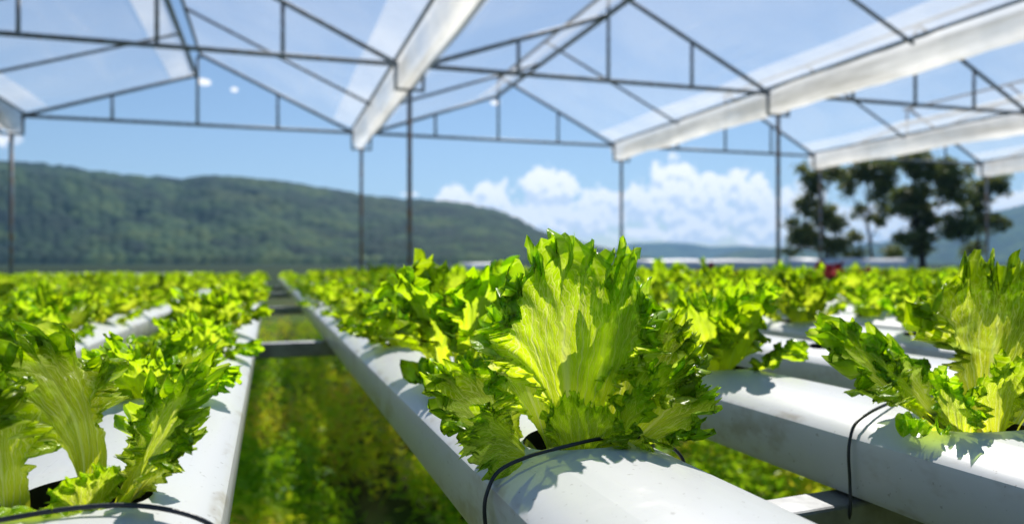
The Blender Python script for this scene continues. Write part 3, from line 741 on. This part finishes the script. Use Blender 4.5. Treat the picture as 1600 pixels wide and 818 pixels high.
# -- front right
right_specs = [
    dict(az=156, tilt=40, curl=8, L=.092, W=.054, seed=41, pet=.32, nt=13, twist=-40, tooth=1.4, base=off(150, .013), **HI),
    dict(az=40, tilt=18, curl=8, L=.114, W=.068, seed=42, nt=14, wp=.16, twist=10, tooth=1.4, base=off(60, .012), **HI),
    dict(az=10, tilt=32, curl=8, L=.120, W=.070, seed=43, nt=14, wp=.16, twist=34, tooth=1.4, base=off(20, .014), **HI),
    dict(az=138, tilt=34, curl=20, L=.076, W=.048, seed=44, nt=12, twist=-24, tooth=1.4, base=off(120, .012), **HI),
    dict(az=215, tilt=20, curl=8, L=.050, W=.034, seed=45, nt=11, wp=.22, twist=-40, tooth=1.2, base=off(200, .013), **HI),
    dict(az=285, tilt=2, curl=14, L=.054, W=.036, seed=46, nt=10, wp=.20, tooth=1.2, base=off(280, .010), **HI),
    dict(az=335, tilt=42, curl=36, L=.070, W=.042, seed=47, nt=10, wp=.15, twist=24, tooth=1.2, base=off(335, .015), **HI),
    dict(az=200, tilt=38, curl=70, L=.050, W=.020, seed=48, nt=6, tooth=.6, base=off(205, .014), **HI),
]
specimen(base_of(1, PHASE[1], .004), 'sharp frilly lettuce at the right with leaves rising from an open round hole', right_specs)

def random_specs(seed, n, res, scale=1.0, lean=None):
    r = random.Random(seed); out = []; a0 = r.uniform(0, 360)
    for i in range(n):
        q = i / (n - 1)
        L = (.062 + .030 * math.sin(math.pi * (.25 + .6 * q)) + r.uniform(-.008, .010)) * scale
        out.append(dict(az=a0 + i * 137.5 + r.uniform(-15, 15), tilt=4 + 42 * q ** 1.2 + r.uniform(-5, 8), curl=8 + 36 * q + r.uniform(-12, 18), L=L, W=L * r.uniform(.48, .68), tooth=1.35, seed=seed * 50 + i, pet=.28,
                        wp=.15, nt=r.choice([9, 10, 12]) if res[0] > 30 else 6, twist=r.uniform(-28, 28), cup=r.uniform(-.1, .3), ruffle=r.uniform(.9, 1.35), base=off(a0 + i * 137.5, .004 + .009 * q), nu=res[0], nv=res[1]))
    return out
# leaf children for the near plants: three kinds, copied
protos = []
for s in (101, 102, 103, 104):
    p = empty('lettuce', (0, 0, 0)); p['category'] = 'lettuce'; p['group'] = 'lettuces in the growing channels'
    for kw in random_specs(s, 9, (72, 52)): leaf_obj(p, M_LETFAR, **kw)
    protos.append([p, False])
mid_mesh = [joined('lettuce', random_specs(200 + s, 9, (48, 30)), M_LETFAR) for s in range(6)]
far_mesh = [joined('lettuce', random_specs(300 + s, 9, (26, 14)), M_LETFAR) for s in range(6)]
red_mesh = joined('red_lettuce', random_specs(400, 11, (24, 14)), M_LETRED)
tiny = [np.concatenate([]) if False else random_specs(500 + s, 9, (13, 7)) for s in range(4)]
tiny_geo = []
for sp_ in tiny:
    Vs, Fs, Us, Ts = [], [], [], []; n = 0
    for kw in sp_:
        V, Fq, UV, T = leaf_geo(**kw); Vs.append(V); Fs.append(Fq + n); Us.append(UV); Ts.append(T); n += len(V)
    tiny_geo.append((np.concatenate(Vs), np.concatenate(Fs), np.concatenate(Us), np.concatenate(Ts)))

def view(p):
    d = p.dot(FWD)
    return d, 800 + F_PX * p.dot(RIGHT) / max(d, 1e-3)
lr = random.Random(77); cands = []
SKIP = {(-2, 0), (-2, 1), (-3, 0), (-3, 1), (2, 1), (2, 0)}     # holes still unplanted
for k in PX:
    for j in range(0, 40):
        y = PHASE[k] + PITCH * j
        if y > PIPE_Y1 - .1: break
        if j == 0 and k in (0, 1, -1): continue
        p = Vector((PX[k], y, 0)); d, x = view(p)
        m = .075 * F_PX / max(d, .05)
        if (k, j) in SKIP or (j > 2 and lr.random() < .07): continue
        if d < .2 or x < -m or x > 1600 + m: continue
        cands.append((d, k, j, y))
cands.sort()
cnt = {}
INDIV = 292
RED = {(8, 8), (7, 9), (10, 9), (8, 10)}
rest = []
for idx, (d, k, j, y) in enumerate(cands):
    sc = lr.uniform(.72, 1.12) * (.86 if k < 0 else 1.0) * (1.06 if (k >= 2 and d < 2) else 1.0)
    if k <= 0 and d > .9: sc = lr.uniform(.70, .92)
    if k in (0, -1, 1) and j <= 2: sc = {-1: (1, .78, .72), 0: (1, 1.12, .88), 1: (1, .94, .84)}[k][j]
    rz = lr.uniform(0, 2 * math.pi); tlt = (lr.uniform(-.12, .12), lr.uniform(-.12, .12))
    loc = base_of(k, y, lr.uniform(-.006, .006))
    if idx >= INDIV: rest.append((loc, rz, sc)); continue
    cnt[k] = cnt.get(k, 0) + 1
    red = (k, j) in RED
    n = cnt[k] + (1 if k in (0, 1, -1) else 0)
    if red:
        o = bpy.data.objects.new('red_lettuce', red_mesh); COL.objects.link(o); sc *= 1.1
        o['label'] = f'dark red lettuce among green ones on the {ORD[abs(k)]} channel right of centre, {"nearer" if j < 10 else "farther"} one' if k == 8 else f'dark red lettuce among green ones on the {ORD[abs(k)]} channel right of centre'
        o['category'] = 'lettuce'; o['group'] = 'red lettuces among the green rows'
    else:
        if d < 1.05:
            p, used = protos[idx % 4]
            if not used: o = p; protos[idx % 4][1] = True
            else:
                o = p.copy(); COL.objects.link(o)
                for ch in list(p.children):
                    c = ch.copy(); COL.objects.link(c); c.parent = o
        else:
            o = bpy.data.objects.new('lettuce', (mid_mesh if d < 2.0 else far_mesh)[lr.randrange(6)]); COL.objects.link(o)
        where = 'the centre channel' if k == 0 else f'the {ORD[abs(k)]} channel {"right" if k > 0 else "left"} of centre'
        if n <= 6 and abs(k) <= 9 and d < 2.2:
            lab = f'green frilly lettuce, {ORD[n]} from the front in view on {where}'; grp = 'lettuces in the growing channels'
        else:
            lab = 'blurred green lettuce in the far crowded part of the rows, ' + ('left of the centre channel' if k < 0 else 'right of the centre channel' if k > 0 else 'on the centre channel')
            grp = 'far blurred lettuces ' + ('left' if k < 0 else 'right' if k > 0 else 'on the centre channel')
        tag(o, lab, 'lettuce', grp)
    o.location = loc; o.rotation_euler = (tlt[0], tlt[1], rz); o.scale = (sc, sc, sc * (1.08 if k == 0 and j == 1 else lr.uniform(.8, 1.0) if k <= 0 and d > .5 else lr.uniform(.9, 1.22)))
# the rest of the rows, as one mass
Vs, Fs, Us, Ts = [], [], [], []; n = 0
for (loc, rz, sc) in rest:
    V, Fq, UV, T = tiny_geo[lr.randrange(4)]
    c_, s_ = math.cos(rz), math.sin(rz)
    Vr = np.stack([V[:, 0] * c_ - V[:, 1] * s_, V[:, 0] * s_ + V[:, 1] * c_, V[:, 2]], -1) * sc + np.array(loc)
    Vs.append(Vr); Fs.append(Fq + n); Us.append(UV); Ts.append(T * .4 + .6 * lr.random()); n += len(V)
if Vs:
    tag(link_mesh('lettuce_field', np_mesh('lettuce_field', np.concatenate(Vs), np.concatenate(Fs), np.concatenate(Us), np.concatenate(Ts)), [M_LETFAR]),
        'mass of small green lettuces at the far ends of the channels', 'lettuce', kind='stuff')

# ------------------------------------------------------------------ weeds on the ground below the channels
def mat_weed():
    m, t, out = new_mat('weed_leaf')
    at = t.node('ShaderNodeAttribute', attribute_name='tint')
    col = t.ramp(at.outputs['Fac'], [(0, (.12, .32, .012)), (.45, (.36, .60, .022)), (.85, (.58, .66, .04)), (1, (.58, .52, .09))])
    p = principled(t, col, .5, 0, .3); tr = t.node('ShaderNodeBsdfTranslucent'); t.l.new(t.mix(1.0, col, (1.7, 1.5, .8), 'MULTIPLY'), tr.inputs[0])
    mx = t.node('ShaderNodeMixShader'); mx.inputs[0].default_value = .42; t.l.new(p.outputs[0], mx.inputs[1]); t.l.new(tr.outputs[0], mx.inputs[2])
    t.l.new(mx.outputs[0], out.inputs[0]); return m
def weeds():
    r = np.random.default_rng(9)
    N = 34000
    d = 1.2 + 9.0 * r.random(N) ** 1.6; lat = (r.random(N) - .5) * 1.5 * d
    cx = lat * Cc + d * S; cy = -lat * S + d * Cc
    dens = fbm(cx * 3.0, cy * 1.1, 4); keep = dens > .30 + .12 * r.random(N)
    cx, cy, dens = cx[keep], cy[keep], dens[keep]; n = len(cx)
    hgt = np.clip((dens - .26) * .75, .03, .26)
    VV = []; TT = []
    tb = np.clip(1.7 * fbm(cx * 2.3 + 9, cy * 1.6, 8) - .34, 0, 1)
    for rep in range(5):
        z = hgt * (.2 + .8 * r.random(n)); p = np.stack([cx + r.normal(0, .03, n), cy + r.normal(0, .03, n), z], -1)
        a = r.normal(size=(n, 3)) * np.array([1, 1, .7]); a[:, 2] += .35; a /= np.linalg.norm(a, axis=1)[:, None]
        b = np.cross(a, r.normal(size=(n, 3))); b /= np.linalg.norm(b, axis=1)[:, None]
        L = r.uniform(.025, .065, n)[:, None]; W = L * r.uniform(.18, .5, n)[:, None]
        q = np.stack([p, p + a * L * .5 + b * W * .5, p + a * L - np.array([0, 0, .008]), p + a * L * .5 - b * W * .5], 1)
        VV.append(q.reshape(-1, 3)); TT.append(np.repeat(np.clip(tb + r.normal(0, .14, n), 0, 1), 4))
    V = np.concatenate(VV); T = np.concatenate(TT)
    tag(link_mesh('weeds', np_mesh('weeds', V, np.arange(len(V)).reshape(-1, 4), tint=T, smooth=False), [mat_weed()]), 'lush green weeds and grass growing on the ground below the channels', 'weeds', kind='stuff')
weeds()

# ------------------------------------------------------------------ air
def haze():
    m, t, out = new_mat('haze_air')
    v = t.node('ShaderNodeVolumePrincipled'); v.inputs['Color'].default_value = (.30, .60, 1.0, 1); v.inputs['Density'].default_value = .00018; v.inputs['Anisotropy'].default_value = .25
    t.l.new(v.outputs[0], out.inputs['Volume'])
    o = MB().box((0, 0, 170), (9000, 9000, 342)).build('haze', m)
    tag(o, 'pale blue haze in the air over the valley', 'haze', kind='stuff')
haze()
